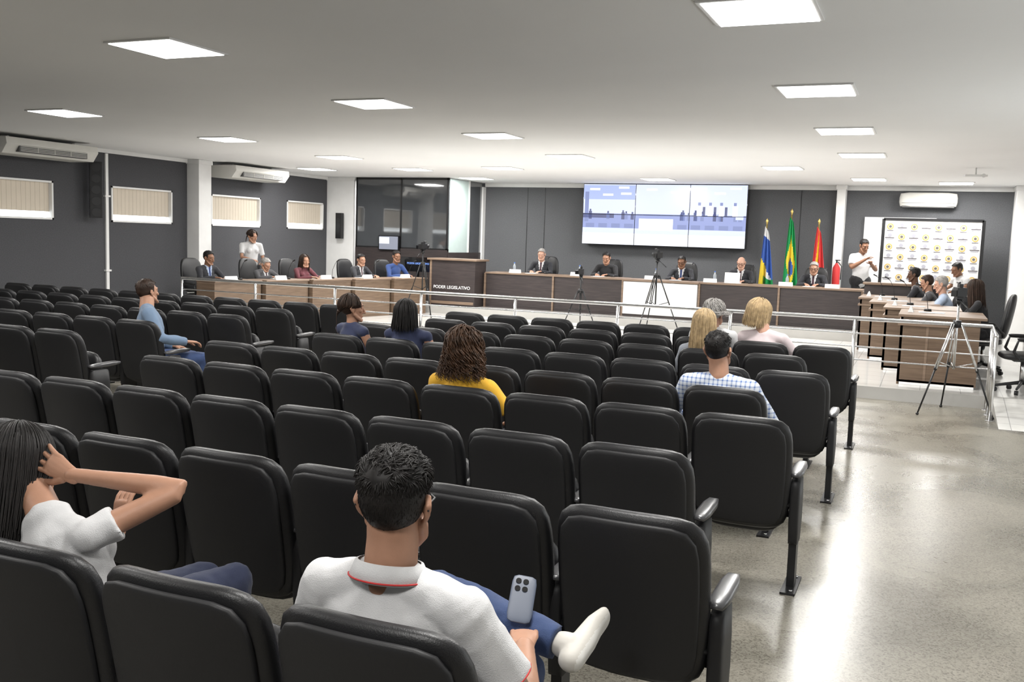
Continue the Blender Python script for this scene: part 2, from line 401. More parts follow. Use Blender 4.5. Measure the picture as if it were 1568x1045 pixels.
e=empty("reception_sign_monitor",(-10.45,18.7,1.17)); o=B().box(-.42,.42,-.02,.03,-.16,.16,0).box(-.03,.03,0,.03,-.83,-.16,0).box(-.2,.2,-.1,.12,-.848,-.83,0).obj("screen",[M_BLACK],e)
text("PODER LEGISLATIVO",.06,(.02,-.025,0.02),(math.pi/2,0,0),mat("sign_blue",(.1,.2,.6),.4,emit=(.3,.5,1),estr=.7),e)

# ------------------------------------------------------------------ video wall
def videowall():
    e=empty("video_wall_screen",(-5.53,20.93,2.435))
    W,Hh=3.70,1.35
    def em(n,c,s): return mat(n,(.02,.02,.02),.3,emit=c,estr=s)
    ms=[M_BLACK,em("vw_sky",(.50,.60,.95),1.0),em("vw_white",(.88,.91,1),1.5),em("vw_blue",(.38,.45,.82),.95),em("vw_dark",(.14,.16,.34),.8),em("vw_pale",(.70,.76,1.0),1.2),em("vw_mid",(.30,.36,.68),.9)]
    b=B(); b.box(-W/2-.01,W/2+.01,-.02,.22,-Hh/2-.01,Hh/2+.01,0)
    def q(x0,x1,z0,z1,m,d): b.box(x0*W/2,x1*W/2,-.021-.0012*d,-.019-.0012*d,z0*Hh/2,z1*Hh/2,m)
    q(-1,1,-1,1,5,1)
    q(-1,-.33,.5,.97,1,2); q(-.33,.33,.6,.97,5,2); q(.33,1,.45,.97,5,2)
    q(-1,1,-.45,.02,3,2); q(-1,1,-1,-.45,2,2); q(-1,1,-.62,-.45,5,3)
    for x,z in ((-.92,.8),(-.75,.62),(-.55,.86),(-.52,.66),(-.2,.8),(.1,.72),(.4,.85),(.62,.7),(.8,.86)): q(x,x+.13,z,z+.07,2,4)
    q(-1,1,-.02,.03,6,4); q(-1,-.6,-.12,.03,4,5)
    q(-.98,-.93,-.25,.75,6,5)
    q(-.28,.14,-.50,-.12,2,6)
    rn=random.Random(3)
    for i in range(24):
        x=rn.uniform(-.95,.92); h=rn.random()*.1
        if -.3<x<.12: continue
        q(x,x+.04,-.16,.02+h,4 if i%3==0 else 6,5); q(x+.010,x+.030,.02+h,.09+h,4,5)
    for i in range(12):
        x=-.96+i*.165
        if -.35<x<.12: continue
        q(x,x+.11,-.44,-.3,6,5)
    for x in (.42,.55,.68,.84): q(x,x+.06,.0,.34,2,6); q(x+.012,x+.045,.34,.44,6,6); q(x+.07,x+.1,.0,.3,4,5)
    q(.88,.97,-.1,.4,5,6)
    for i,x in enumerate((-1/3,1/3)): b.box(x*W/2-.006,x*W/2+.006,-.033,-.02,-Hh/2,Hh/2,0)
    b.box(-W/2,W/2,-.033,-.02,-.006,.006,0)
    b.obj("panels",ms,e)
videowall()

# ------------------------------------------------------------------ air conditioners
def ac(loc,rz,L=1.7,D=.66,Hh=.24,wall=False):
    e=empty("split_air_conditioner",loc,rz); b=B()
    if wall:
        b.slab(L/2,D/2,Hh/2,n=8,p=5,m=0,fn=lambda v:V((v.x,v.y+D/2,v.z)),seg=40)
        b.box(-L/2+.06,L/2-.06,D*.55,D*.92,-Hh/2-.002,-Hh/2+.03,1)
        b.box(-L/2+.05,L/2-.05,D-.004,D+.002,-Hh*.22,-Hh*.2,1)
    else:
        pr=[(0,Hh/2),(D,Hh/2-.0),(D+.02,.02),(D*.86,-Hh/2),(0.05,-Hh/2),(0,-Hh/2+.05)]
        rings=[[V((x*s,y,z)) for y,z in pr] for x,s in ((-L/2,1),(-L/2+.03,1.02),(L/2-.03,1.02),(L/2,1))]
        b.loft(rings,0,smooth=False)
        b.box(-L/2+.22,L/2-.22,D*.88,D+.015,-Hh/2+.03,-.0,1)
        for k in range(4): b.box(-L/2+.24,L/2-.24,D*.9,D+.024,-Hh/2+.045+k*.022,-Hh/2+.052+k*.022,0)
        for k in range(3): b.box(-L/2+.24+(k+1)*(L-.48)/4-.004,-L/2+.24+(k+1)*(L-.48)/4+.004,D*.9,D+.024,-Hh/2+.04,0,0)
        for sx in (-1,1): b.box(sx*(L/2-.25)-.02,sx*(L/2-.25)+.02,.1,.4,Hh/2,Hh/2+.04,0)
    b.obj("body",[M_AC,M_ACG],e,bevel=.01)
ac((XL+.02,10.95,2.95),-math.pi/2); ac((XL+.02,16.05,2.95),-math.pi/2)
ac((-.12,YF-.005,2.855),math.pi,L=1.08,D=.24,Hh=.30,wall=True)
def speaker(loc,rz,h=.95,w=.16,d=.16):
    e=empty("column_loudspeaker",loc,rz); b=B(); b.box(-w/2,w/2,-d/2,d/2,-h/2,h/2,0); b.box(-w/2+.01,w/2-.01,-d/2-.006,-d/2,-h/2+.02,h/2-.02,1)
    for k in range(5): b.cyl((0,-d/2-.009,-h/2+h*(k+.5)/5),(0,-d/2-.004,-h/2+h*(k+.5)/5),w*.38,m=0,seg=16)
    b.box(-.02,.02,d/2,d/2+.06,-.04,.04,0); b.obj("cabinet",[M_METB,M_PLAST],e,bevel=.006)
speaker((XL+.20,12.20,2.40),math.radians(50),w=.20); speaker((-12.85,19.18,1.98),0,h=.6,w=.15,d=.12)
b=B(); b.box(-.16,.16,-.05,.05,-.015,.015,0); b.cyl((0,0,.0),(0,0,.12),.012); b.cyl((.1,-.05,0),(.1,-.07,0),.03); b.obj("ceiling_projector_mount",[M_WHITE],loc=(.55,16.5,H-.12),rz=.2)

# ------------------------------------------------------------------ flags
def flag(name,x,y,top,fn,mats,zb=1.05,w=.34):
    e=empty(name,(x,y,.322)); b=B(); h=top-.32
    b.cyl((0,0,0),(0,0,h+.02),.014,m=0); b.tube([(0,0,h+.02),(0,0,h+.09),(0,0,h+.14)],[.012,.03,.006],m=0,seg=10)
    b.cyl((0,0,0),(0,0,.05),.16,.13,m=0,seg=20)
    b.obj("pole",[mat("brass_pole",(.55,.40,.12),.3,metal=.8)],e)
    b=B(); nu,nv=40,30; g=[]
    zt=h-.02; z0=zb-.32-.25
    for j in range(nv+1):
        t=j/nv; row=[]
        ww=w*(.22+.72*min(1,t*1.15)**.8)
        for i in range(nu+1):
            u=i/nu
            xx=(u-.35)*ww; yy=-.03+.045*math.sin(u*17+t*1.5)*(.3+.7*t)
            zz=zt+(z0-zt)*t - .12*u*(1-t)+.05*math.sin(u*6)*t
            row.append(b.bm.verts.new((xx,yy,zz)))
        g.append(row)
    for j in range(nv):
        for i in range(nu):
            f=b.bm.faces.new((g[j][i],g[j+1][i],g[j+1][i+1],g[j][i+1])); f.smooth=True; f.material_index=fn((i+.5)/nu,(j+.5)/nv)
    o=b.obj("cloth",mats,e); md=o.modifiers.new("s","SOLIDIFY"); md.thickness=.004
FG=mat("flag_green",(.0,.24,.06),.7); FY=mat("flag_yellow",(.75,.55,.03),.7); FB=mat("flag_blue",(.03,.09,.36),.7); FW=mat("flag_white",(.7,.7,.7),.7); FR=mat("flag_red",(.52,.03,.03),.7)
flag("state_flag",-3.17,20.5,2.26,lambda u,v:(1 if v>.72 and u>.3 else (2 if v<.15 else (0 if v<.55+.3*u-.1 else (2 if u>.5 else 3)))),[FB,FG,FW,FY])
flag("brazilian_flag",-2.68,20.5,2.47,lambda u,v:(2 if (u-.5)**2/.03+(v-.62)**2/.012<1 else (1 if abs(u-.5)*1.1+abs(v-.55)*1.2<.42 else 0)),[FG,FY,FB])
flag("municipal_flag",-2.13,20.5,2.28,lambda u,v:(1 if .42<u+.3*v<.62 else 0),[FR,FY])

# ------------------------------------------------------------------ banner
def banner():
    e=empty("press_backdrop_banner",(-.0,20.55,.151)); b=B()
    w,zt=.90,2.27
    b.box(-w,w,-.015,.015,.35,zt,1); 
    for s in (-1,1): b.box(s*w-.03,s*w+.03,-.03,.03,0,zt+.03,0); b.box(s*w-.04,s*w+.04,-.25,.25,0,.03,0)
    b.box(-w,w,-.03,.03,zt,zt+.05,0); b.box(-w,w,-.03,.03,.32,.37,0)
    for r in range(9):
        for c in range(8):
            x=-w+.13+c*.22; z=zt-.12-r*.20
            if (r+c)%2==0:
                b.cyl((x,-.016,z),(x,-.019,z),.062,m=2,seg=20); b.cyl((x,-.019,z),(x,-.021,z),.043,m=5,seg=16); b.cyl((x,-.021,z),(x,-.022,z),.026,m=3,seg=12)
                b.box(x-.06,x+.06,-.019,-.015,z-.085,z-.072,3)
            else:
                b.cyl((x,-.016,z+.03),(x,-.019,z+.03),.04,m=4,seg=12)
                b.box(x-.085,x+.085,-.019,-.015,z-.03,z-.012,3); b.box(x-.07,x+.07,-.019,-.015,z-.055,z-.04,4)
    b.obj("panel",[M_METB,mat("banner_vinyl",(.62,.62,.62),.6),mat("logo_gold",(.45,.31,.08),.5),mat("logo_dark",(.10,.09,.10),.5),mat("logo_grey",(.30,.30,.34),.5),mat("logo_cream",(.52,.45,.32),.5)],e)
banner()
e=empty("fire_extinguisher",(-1.75,20.68,1.05)); b=B(); b.tube([(0,0,0),(0,0,.38),(0,0,.46)],[.075,.075,.03],m=0); b.cyl((0,0,.47),(0,0,.53),.018,m=1); b.box(-.03,.07,-.012,.012,.53,.55,1); b.tube([(.03,0,.5),(.10,-.02,.42),(.09,-.03,.15)],[.01]*3,m=1,seg=8); b.box(-.04,.04,.06,.11,.1,.35,1); b.obj("body",[FR,M_METB],e)

# ------------------------------------------------------------------ tripods
def tripod(loc,h,spread=.38,rz=0,cam=True,name="camera_tripod"):
    e=empty(name,loc,rz); b=B(); ht=h-.22; hub=ht-.28
    for k in range(3):
        a=math.radians(90+120*k); d=V((math.cos(a),math.sin(a),0))
        top=V((0,0,hub))+d*.05; foot=d*spread+V((0,0,.015)); mid=top.lerp(foot,.5)
        b.cyl(top+d.cross(V((0,0,1)))*.015,mid+d.cross(V((0,0,1)))*.015,.009,m=0,seg=8); b.cyl(top-d.cross(V((0,0,1)))*.015,mid-d.cross(V((0,0,1)))*.015,.009,m=0,seg=8)
        b.cyl(mid-(mid-top)*.08,foot,.011,.009,m=1,seg=8); b.ell(mid,(.02,.02,.025),m=1,seg=8); b.ell(foot,(.018,.018,.015),m=1,seg=8)
        b.cyl(V((0,0,hub*.52)),top.lerp(foot,.42),.006,m=0,seg=6)
    b.cyl((0,0,hub*.5),(0,0,ht),.014,m=0,seg=10); b.cyl((0,0,hub-.04),(0,0,hub+.04),.045,m=1,seg=12)
    b.cyl((0,0,ht-.05),(0,0,ht),.032,m=1); b.box(-.035,.035,-.05,.05,ht,ht+.03,1); b.cyl((0,-.03,ht),( .05,-.32,ht-.12),.008,m=1,seg=8)
    b.obj("legs",[M_CHROME if not cam else M_METB,M_METB],e)
    b=B(); z=ht+.03; b.box(-.05,.05,-.12,.10,z,z+.10,0); b.tube([(0,.10,z+.055),(0,.20,z+.055)],[.034,.042],m=0,round_=False); b.cyl((0,.2,z+.055),(0,.205,z+.055),.034,m=1)
    b.box(-.02,.02,-.06,.05,z+.10,z+.14,0); b.box(-.11,-.05,-.10,-.09,z+.0,z+.07,1); b.cyl((0,.02,z+.15),(0,.14,z+.15),.012,m=0)
    b.obj("video_camera",[M_METB,M_BLACK],e,bevel=.005)
tripod((-9.55,17.3,.151),1.58); tripod((-5.85,16.6,.151),1.24,rz=.3); tripod((-4.35,16.3,.151),1.60,.48,rz=.6); tripod((.33,11.75,0),1.52,.45,rz=.2,cam=False)

# ------------------------------------------------------------------ executive chairs
def exec_mesh(hb):
    b=B()
    b.slab(.25,.05,.25,n=4,p=3,m=0,fn=lambda v:V((v.x,v.z+.02,v.y+.45)),seg=32)
    b.slab(.25,.05,hb/2,n=4.5,p=3,m=0,fn=lambda v:V((v.x*(1-.12*abs(v.z)/(hb/2)),v.y-.24-.16*(v.z+hb/2)+.5*v.x*v.x,v.z+hb/2+.50)),seg=36)
    for s in (-1,1):
        b.tube([(s*.27,.10,.44),(s*.30,.16,.52),(s*.30,.12,.66),(s*.30,-.14,.66),(s*.27,-.22,.58)],[.018]*5,m=1,seg=8); b.slab(.035,.018,.14,n=4,p=3,m=1,fn=lambda v:V((v.x+s*.30,v.z,v.y+.675)),seg=20)
    b.cyl((0,0,.12),(0,0,.42),.028,m=2); b.box(-.1,.1,-.1,.12,.385,.405,1)
    for k in range(5):
        a=2*math.pi*k/5+.3; d=V((math.cos(a),math.sin(a),0)); b.tube([V((0,0,.13)),d*.29+V((0,0,.075))],[.025,.015],m=1,seg=8); 
        c=d*.29; t=d.cross(V((0,0,1))); b.cyl(c+t*.02+V((0,0,.03)),c-t*.02+V((0,0,.03)),.029,m=1,seg=14)
    return b.mesh("executive_chair",[M_LEATH,M_METB,M_CHROME])
EXH=exec_mesh(.62); EXL=exec_mesh(.5)

# ------------------------------------------------------------------ human parts
def head_mesh():
    b=B()
    b.ell((0,-.018,.032),(.074,.095,.086),seg=28)
    r=[];
    for z,a,bb,cy in ((.075,.050,.055,.012),(.045,.064,.070,.016),(.01,.066,.070,.018),(-.03,.062,.068,.021),(-.06,.055,.060,.027),(-.085,.044,.048,.036),(-.104,.030,.031,.050),(-.114,.018,.018,.058)):
        r.append([V((a*math.cos(2*math.pi*k/28),cy+bb*math.sin(2*math.pi*k/28),z)) for k in range(28)])
    b.loft(r)
    b.tube([(0,.086,.022),(0,.094,.0),(0,.106,-.022),(0,.108,-.032)],[.007,.009,.011,.013],ref=(1,0,0))
    for s in (-1,1):
        b.ell((s*.012,.095,-.034),(.010,.010,.008),seg=12)
        b.tube([(s*.012,.083,.030),(s*.032,.082,.034),(s*.050,.068,.028)],[.008,.009,.007])
        b.ell((s*.040,.062,-.016),(.022,.022,.018),seg=14)
        b.tube([(s*.074,.0,.020),(s*.084,-.018,.028),(s*.088,-.028,.008),(s*.082,-.015,-.017),(s*.073,-.003,-.032)],[.0065,.0075,.008,.007,.007],seg=10)
        b.ell((s*.077,-.006,-.002),(.007,.018,.024),seg=12)
        b.tube([(s*.062,.01,-.045),(s*.055,.04,-.075),(s*.03,.072,-.102)],[.016,.016,.016])
        b.tube([(s*.018,.0845,.013),(s*.032,.0865,.0155),(s*.046,.076,.012)],[.0045]*3,seg=8)
    b.ell((0,.078,-.100),(.022,.018,.014),seg=14)
    b.tube([(-.023,.077,-.063),(-.008,.088,-.059),(.008,.088,-.059),(.023,.077,-.063)],[.004,.0055,.0055,.004],seg=8)
    b.tube([(-.020,.077,-.067),(0,.088,-.071),(.020,.077,-.067)],[.004,.007,.004],seg=8)
    me=remesh(b,.0042,2,"head")
    bm=bmesh.new(); bm.from_mesh(me)
    for f in bm.faces:
        c=f.calc_center_median()
        f.material_index=0
        if c.y>.078 and abs(c.x)<.024 and -.078<c.z<-.055: f.material_index=1
    bb=B(); bb.bm.free(); bb.bm=bm
    for s in (-1,1):
        bb.ell((s*.031,.0735,.004),(.0125,.0125,.0105),m=2,seg=14); bb.ell((s*.031,.0830,.004),(.0055,.0038,.0055),m=3,seg=10)
    bm.to_mesh(me); bm.free()
    return me
HEAD=head_mesh()
def skinmats(key):
    cols={"light":(.50,.29,.21),"tan":(.37,.20,.13),"brown":(.22,.11,.065),"dark":(.10,.05,.03)}
    return mat("skin_"+key,cols[key],.5,bump=.05,bscale=300,var=.06,vscale=20,spec=.35)
HEADS={}
def head_for(key):
    if key not in HEADS:
        m=HEAD.copy(); m.materials.clear()
        for x in (skinmats(key),M_LIPS,M_EYEW,M_EYED): m.materials.append(x)
        HEADS[key]=m
    return HEADS[key]

HC=V((0,-.018,.032)); HR=V((.074,.095,.086))
def hairline(p,style):
    y=p.y; z=p.z
    if style=='bald': return (z<.075 and z>-.06 and y<-.01) 
    if y>.055: return z>.088
    if y>.02: return z>.088-(.055-y)*.6
    if y>-.02: return z>.012 if y>.0 else z>.0
    return z>-.060
def strand(bm,pts,r0,r1,seg=4,m=0):
    n=len(pts); rings=[]
    for i,p in enumerate(pts):
        t=(pts[min(n-1,i+1)]-pts[max(0,i-1)])
        if t.length<1e-7: t=V((0,0,-1))
        t.normalize(); u=t.orthogonal().normalized() if i==0 else (pu-t*pu.dot(t)).normalized(); pu=u
        v=t.cross(u); r=r0+(r1-r0)*(i/(n-1))**1.5
        rings.append([bm.verts.new(p+u*r*math.cos(2*math.pi*k/seg)+v*r*math.sin(2*math.pi*k/seg)) for k in range(seg)])
    for a,b in zip(rings[:-1],rings[1:]):
        for k in range(seg):
            f=bm.faces.new((a[k],a[(k+1)%seg],b[(k+1)%seg],b[k])); f.smooth=True
def hair_mesh(style,seed=1,ntuft=500,length=.30,lift=1.0):
    rnd=random.Random(seed); b=B(); bm=b.bm
    th=.010*lift if style!='bald' else .003
    nu,nv=72,48; grid=[]
    for j in range(nv+1):
        ph=-math.pi/2+math.pi*j/nv; row=[]
        for i in range(nu):
            a=2*math.pi*i/nu; d=V((math.cos(ph)*math.cos(a),math.cos(ph)*math.sin(a),math.sin(ph)))
            base=V((HR.x*d.x,HR.y*d.y,HR.z*d.z))+HC
            k=.6+.6*noise.noise(d*3.1+V((seed,0,0)))+.5*noise.noise(d*11)
            if style=='short':
                side=.35+1.25*max(0,min(1,(d.z-.05)/.6))
            else: side=1.0 if d.z>.45 else .6
            row.append((base,d,base+d*th*(side+.35*k*side)))
        grid.append(row)
    vm={}
    def gv(j,i):
        i%=nu
        if (j,i) not in vm: vm[(j,i)]=bm.verts.new(grid[j][i][2])
        return vm[(j,i)]
    for j in range(nv):
        for i in range(nu):
            c=(grid[j][i][0]+grid[j+1][(i+1)%nu][0])/2
            if hairline(c,style):
                try:
                    f=bm.faces.new((gv(j,i),gv(j,i+1),gv(j+1,i+1),gv(j+1,i))); f.smooth=True
                except ValueError: pass
    def scalp():
        while True:
            d=V((rnd.gauss(0,1),rnd.gauss(0,1),rnd.gauss(0,1))).normalized()
            p=HC+V((HR.x*d.x,HR.y*d.y,HR.z*d.z))
            if hairline(p,style): return p,d
    if style in('short','bald'):
        for i in range(ntuft):
            p,d=scalp(); top=max(0,min(1,(d.z-.15)/.5)) if style=='short' else 0
            nv_=noise.noise_vector(d*4.5+V((seed,1,2)))
            flow=V((d.x*.5,d.y*.3,-1))*(1-top)+V((0,.8,-.1))*top+nv_*(1.6*top+.35)
            flow=flow-d*flow.dot(d)
            if flow.length<1e-3: continue
            flow=flow.normalized()+V((rnd.gauss(0,.16),rnd.gauss(0,.16),rnd.gauss(0,.1)))
            side=.35+1.25*max(0,min(1,(d.z-.05)/.6)) if style=='short' else 1
            L=(.007+.017*top)*lift; p0=p+d*th*side*.9
            pts=[p0+flow*L*t+d*(.006*top*lift)*math.sin(t*math.pi*.9) for t in (0,.35,.7,1)]
            strand(bm,pts,.0016+.0012*top,.0004)
    elif style in('long','curly','pony'):
        for i in range(ntuft):
            a=rnd.uniform(math.radians(38),math.radians(322))
            ang=math.pi/2+a
            el=rnd.uniform(.1,1.5)
            pts=[]; curl=.0 if style!='curly' else .011
            ph0=rnd.uniform(0,6.28); off=rnd.uniform(.006,.026)*lift
            L=length*rnd.uniform(.8,1.05); n=16 if style!='curly' else 34
            last=None
            dirh=V((math.cos(ang),math.sin(ang),0)); wob=V((rnd.uniform(-1,1),rnd.uniform(-1,1),0))*.012
            for q in range(n):
                t=q/(n-1)
                e2=el-t*3.2
                if e2>-.15:
                    d=V((math.cos(e2)*dirh.x,math.cos(e2)*dirh.y,math.sin(e2))); p=HC+V(((HR.x+off)*d.x,(HR.y+off)*d.y,(HR.z+off)*d.z)); t0=t; last=p
                else:
                    if last is None: last=HC+V((dirh.x*HR.x,dirh.y*HR.y,0)); t0=0
                    tt=(t-t0)/(1-t0)
                    if style=='pony':
                        tgt=V((0,-.125,-.03)); p=last.lerp(tgt,min(1,tt*1.5)) if tt<.66 else tgt+V((rnd.uniform(-.01,.01),-.015,-(tt-.66)*3*L))
                    else:
                        back=-.02*tt if dirh.y<0.3 else -.05*tt
                        p=last+V((dirh.x*.012*tt*4*lift*(1 if style=='curly' else .3),back*.5,-L*tt))+wob*tt
                if curl: p=p+V((math.cos(ph0+t*26)*curl,math.sin(ph0+t*26)*curl,math.sin(ph0+t*19)*curl*.5))*min(1,.3+t*2)
                pts.append(p)
            big=ntuft>900
            strand(bm,pts,(.0026 if big else .0046) if style!='curly' else .0042,.0012,4)
        if style=='pony': b.ell((0,-.122,-.02),(.02,.018,.02),seg=10)
    for s in (-1,1): b.tube([(s*.014,.0925,.030),(s*.032,.092,.0355),(s*.050,.076,.031)],[(.0022,.0035)]*3,seg=6)
    me=b.mesh("hair",[]); return me
HCACHE={}
def hair_for(style,key,n,length,lift,color):
    if n<=300: key=key%3
    k=(style,key,n,length,lift)
    if k not in HCACHE: HCACHE[k]=hair_mesh(style,key,n,length,lift)
    m=HCACHE[k].copy(); m.materials.clear(); m.materials.append(color); return m

def hand_mesh(curl,vox):
    b=B()
    b.tube([(0,-.02,0),(0,.02,0),(0,.055,.0),(0,.085,-.002)],[(.024,.018),(.030,.015),(.038,.014),(.039,.012)],ref=(1,0,0))
    for i,(x,L) in enumerate(((-.030,.060),(-.010,.073),(.0105,.080),(.030,.072))):
        p=V((x,.080,-.001)); a=math.radians(8+i*1.5+curl*.35); spread=x*(2.2 if curl>15 else 7)
        pts=[p]; 
        for q,fr in enumerate((.45,.32,.25)):
            d=V((math.sin(spread)*math.cos(a),math.cos(a)*math.cos(spread),-math.sin(a))); p=p+d*L*fr; pts.append(p); a+=math.radians(curl)*(.9+.1*i*(-1)+.1)
        b.tube([pts[0]-V((0,.02,0))]+pts,[.0095,.0095,.0085,.0078,.0065],seg=10)
    p=V((.026,.018,-.004)); d=V((.62,.70,-.30)).normalized()
    p1=p+d*.042; d2=V((.35,.85,-.40)).normalized(); p2=p1+d2*.032; d3=V((.12,.92,-.38)).normalized(); p3=p2+d3*.024
    b.tube([p,p1,p2,p3],[.015,.0115,.0105,.008],seg=10)
    return remesh(b,vox,1,"hand")
HANDS={}
def hand_for(curl,vox,skin):
    k=(curl,vox)
    if k not in HANDS: HANDS[k]=hand_mesh(curl,vox)
    m=HANDS[k].copy(); m.materials.clear(); m.materials.append(skin); return m

SEAT=dict(pelvis=(0,0,.54),chest=(0,-.03,.86),neck=(0,-.03,1.0),head=(0,0,1.155),
 shL=(-.185,-.03,.945),shR=(.185,-.03,.945),elL=(-.25,.06,.69),elR=(.25,.06,.69),wrL=(-.12,.27,.63),wrR=(.12,.27,.63),
 hL=(.25,.95,-.15),hR=(-.25,.95,-.15),pnL=(0,0,-1),pnR=(0,0,-1),
 hipL=(-.09,.02,.53),hipR=(.09,.02,.53),knL=(-.13,.44,.52),knR=(.13,.44,.52),anL=(-.13,.46,.09),anR=(.13,.46,.09),toL=(-.14,.60,.04),toR=(.14,.60,.04))
DESK=dict(SEAT,chest=(0,.04,.86),neck=(0,.08,1.0),head=(0,.12,1.15),shL=(-.19,.07,.95),shR=(.19,.07,.95),elL=(-.27,.22,.76),elR=(.27,.22,.76),wrL=(-.11,.42,.80),wrR=(.11,.42,.80),hL=(.4,.9,-.05),hR=(-.4,.9,-.05))
STAND=dict(pelvis=(0,0,.93),chest=(0,-.01,1.25),neck=(0,-.01,1.42),head=(0,.02,1.58),shL=(-.185,-.01,1.36),shR=(.185,-.01,1.36),
 elL=(-.24,.02,1.08),elR=(.24,.02,1.08),wrL=(-.20,.20,.98),wrR=(.20,.20,.98),hL=(.3,.9,0),hR=(-.3,.9,0),pnL=(0,0,-1),pnR=(0,0,-1),
 hipL=(-.09,0,.90),hipR=(.09,0,.90),knL=(-.10,.02,.48),knR=(.10,.02,.48),anL=(-.10,-.01,.09),anR=(.10,-.01,.09),toL=(-.12,.14,.04),toR=(.12,.14,.04))

def person(name,loc,rz=0,pose=SEAT,ov=None,sex='m',skin='tan',shirt=None,pants=None,hair=None,hstyle='short',hlen=.3,hlift=1.0,sleeve='long',
           headrot=(0,0,0),vox=.015,suit=None,ntuft=260,scale=1.0,shoes=None,curl=28,glasses=False,seed=1,hands=True,hvox=.0045,build=1.0,hs=1.0,slen=.72,legs=1.0,neckr=1.0,curlR=None,fold=1.0):
    J={k:V(v) for k,v in dict(pose,**(ov or {})).items()}
    e=empty(name,loc,rz); e.scale=(scale,)*3
    sk=skinmats(skin); f=(1.0 if sex=='m' else .88)*build
    ref=(J['shR']-J['shL']).normalized()
    P,C,N,Hd=J['pelvis'],J['chest'],J['neck'],J['head']
    b=B()
    b.tube([P-V((0,0,.05)),P+V((0,0,.03)),P.lerp(C,.45),P.lerp(C,.8),C,C.lerp(N,.4),C.lerp(N,.72)],
           [(.165*f,.125),(.16*f,.125),(.145*f,.115*build),(.162*f,.118*build),(.170*f,.118),(.160*f,.098),(.105*f,.075)],ref=ref,seg=24)
    b.tube([J['shL'],J['shL'].lerp(C.lerp(N,.80),.55),C.lerp(N,.88),J['shR'].lerp(C.lerp(N,.80),.55),J['shR']],[.056*f,.058*f,(.060,.062),.058*f,.056*f],ref=(0,0,1),seg=18)
    b.tube([C.lerp(N,.7),N.lerp(Hd,.05)],[(.085*f,.07),(.060*f*neckr,.061*neckr)],ref=ref,seg=18,flat_end=True)
    if sex=='f':
        fw=ref.cross(V((0,0,1)))*-1
        for s in (-1,1): b.ell(C+ref*s*.07+fw*.085-V((0,0,.0)),(.055,.05,.055),seg=14)
    for S in 'LR':
        sh,el,wr=J['sh'+S],J['el'+S],J['wr'+S]
        if sleeve=='long':
            b.tube([sh,sh.lerp(el,.5),el,el.lerp(wr,.45),wr.lerp(el,.06)],[.058*f,.052*f,.046*f,.043*f,.036*f],flat_end=True,seg=16)
        elif sleeve=='short':
            q=sh.lerp(el,slen); b.tube([sh,sh.lerp(el,slen*.5),q],[.060*f,.060*f,.062*f],flat_end=True,seg=18)
        else:
            b.tube([sh,sh.lerp(el,.12)],[.050*f,.046*f],seg=14)
    me=remesh(b,vox,2,"shirt")
    for v in me.vertices:
        p=v.co; n=noise.noise(V((p.x*9,p.y*9,p.z*5))+V((seed*3,0,0)))*.5+noise.noise(V((p.x*22+p.z*9,p.y*22,p.z*12)))*.28*fold
        if fold>1: n+=(1-abs(noise.noise(V((p.x*11-p.z*7,p.y*9,p.z*6+p.x*5)))*3.0))*.28-.12
        v.co=p+v.normal*n*.0105
    mats=[shirt]
    if suit:
        mats=[shirt,suit[0],suit[1]]
        fw=V((0,0,1)).cross(ref); zt=N.z; zv=C.z-.10
        for pl in me.polygons:
            c=pl.center; d=(c-C.lerp(N,.5)); x=d.dot(ref); fwd=d.dot(fw)
            if fwd>.02 and c.z>zv and c.z<zt+.03:
                hw=.012+.058*(c.z-zv)/(zt-zv)
                if abs(x)<hw: pl.material_index=2 if abs(x)<.019 and c.z<zt-.0 else 1
    for m in mats: me.materials.append(m)
    mkobj("upper_garment",me,e)
    b=B(); nr=neckr*f
    b.tube([C.lerp(N,.8),N,N.lerp(Hd,.5),Hd+V((0,-.014,-.03))],[.064*nr,.060*nr,.058*nr,.057*nr],ref=ref,seg=18)
    if sleeve!='long':
        for S in 'LR':
            sh,el,wr=J['sh'+S],J['el'+S],J['wr'+S]; g=f
            b.tube([sh.lerp(el,.08),sh.lerp(el,.5),el.lerp(sh,.08),el,el.lerp(wr,.25),el.lerp(wr,.7),wr],[.046*g,.043*g,.037*g,.036*g,.039*g,.030*g,.025*g],seg=16)
    me=remesh(b,min(vox,.010),2,"skin"); me.materials.append(sk); mkobj("neck_and_arms",me,e)
    b=B()
    b.tube([J['hipL']*1.0,J['hipR']*1.0],[.115*f if sex=='m' else .118]*2,seg=16)
    b.tube([P-V((0,0,.02)),P+V((0,0,.08))],[(.16*f,.12),(.15*f,.115)],ref=ref,seg=16)
    for S in 'LR':
        h,k,a=J['hip'+S],J['kn'+S],J['an'+S]
        b.tube([h,h.lerp(k,.5),k],[.088*legs,.080*legs,.064*legs],seg=16); b.tube([k,k.lerp(a,.35),a.lerp(k,.05)],[.064*legs,.060*legs,.050*legs],flat_end=True,seg=16)
    me=remesh(b,max(vox,.009),2,"trousers")
    for v in me.vertices:
        p=v.co; v.co=p+v.normal*(noise.noise(p*14)*.007+noise.noise(p*38)*.003)
    me.materials.append(pants); mkobj("trousers",me,e)
    shm=shoes or mat("black_shoe",(.02,.018,.016),.35)
    b=B()
    for S in 'LR':
        a,t=J['an'+S],J['to'+S]; d=(t-a); leg=(J['kn'+S]-a).normalized(); fd=(d-leg*d.dot(leg)); 
        fd=fd.normalized(); hb=a-leg*.045-fd*.045
        w=fd.cross(leg).normalized()
        b.tube([a,a-leg*.02],[.040,.043],seg=14)
        b.tube([hb,hb+fd*.09,hb+fd*.16,hb+fd*.215-leg*.008],[(.036,.038),(.040,.038),(.047,.030),(.042,.022)],ref=w,seg=16)
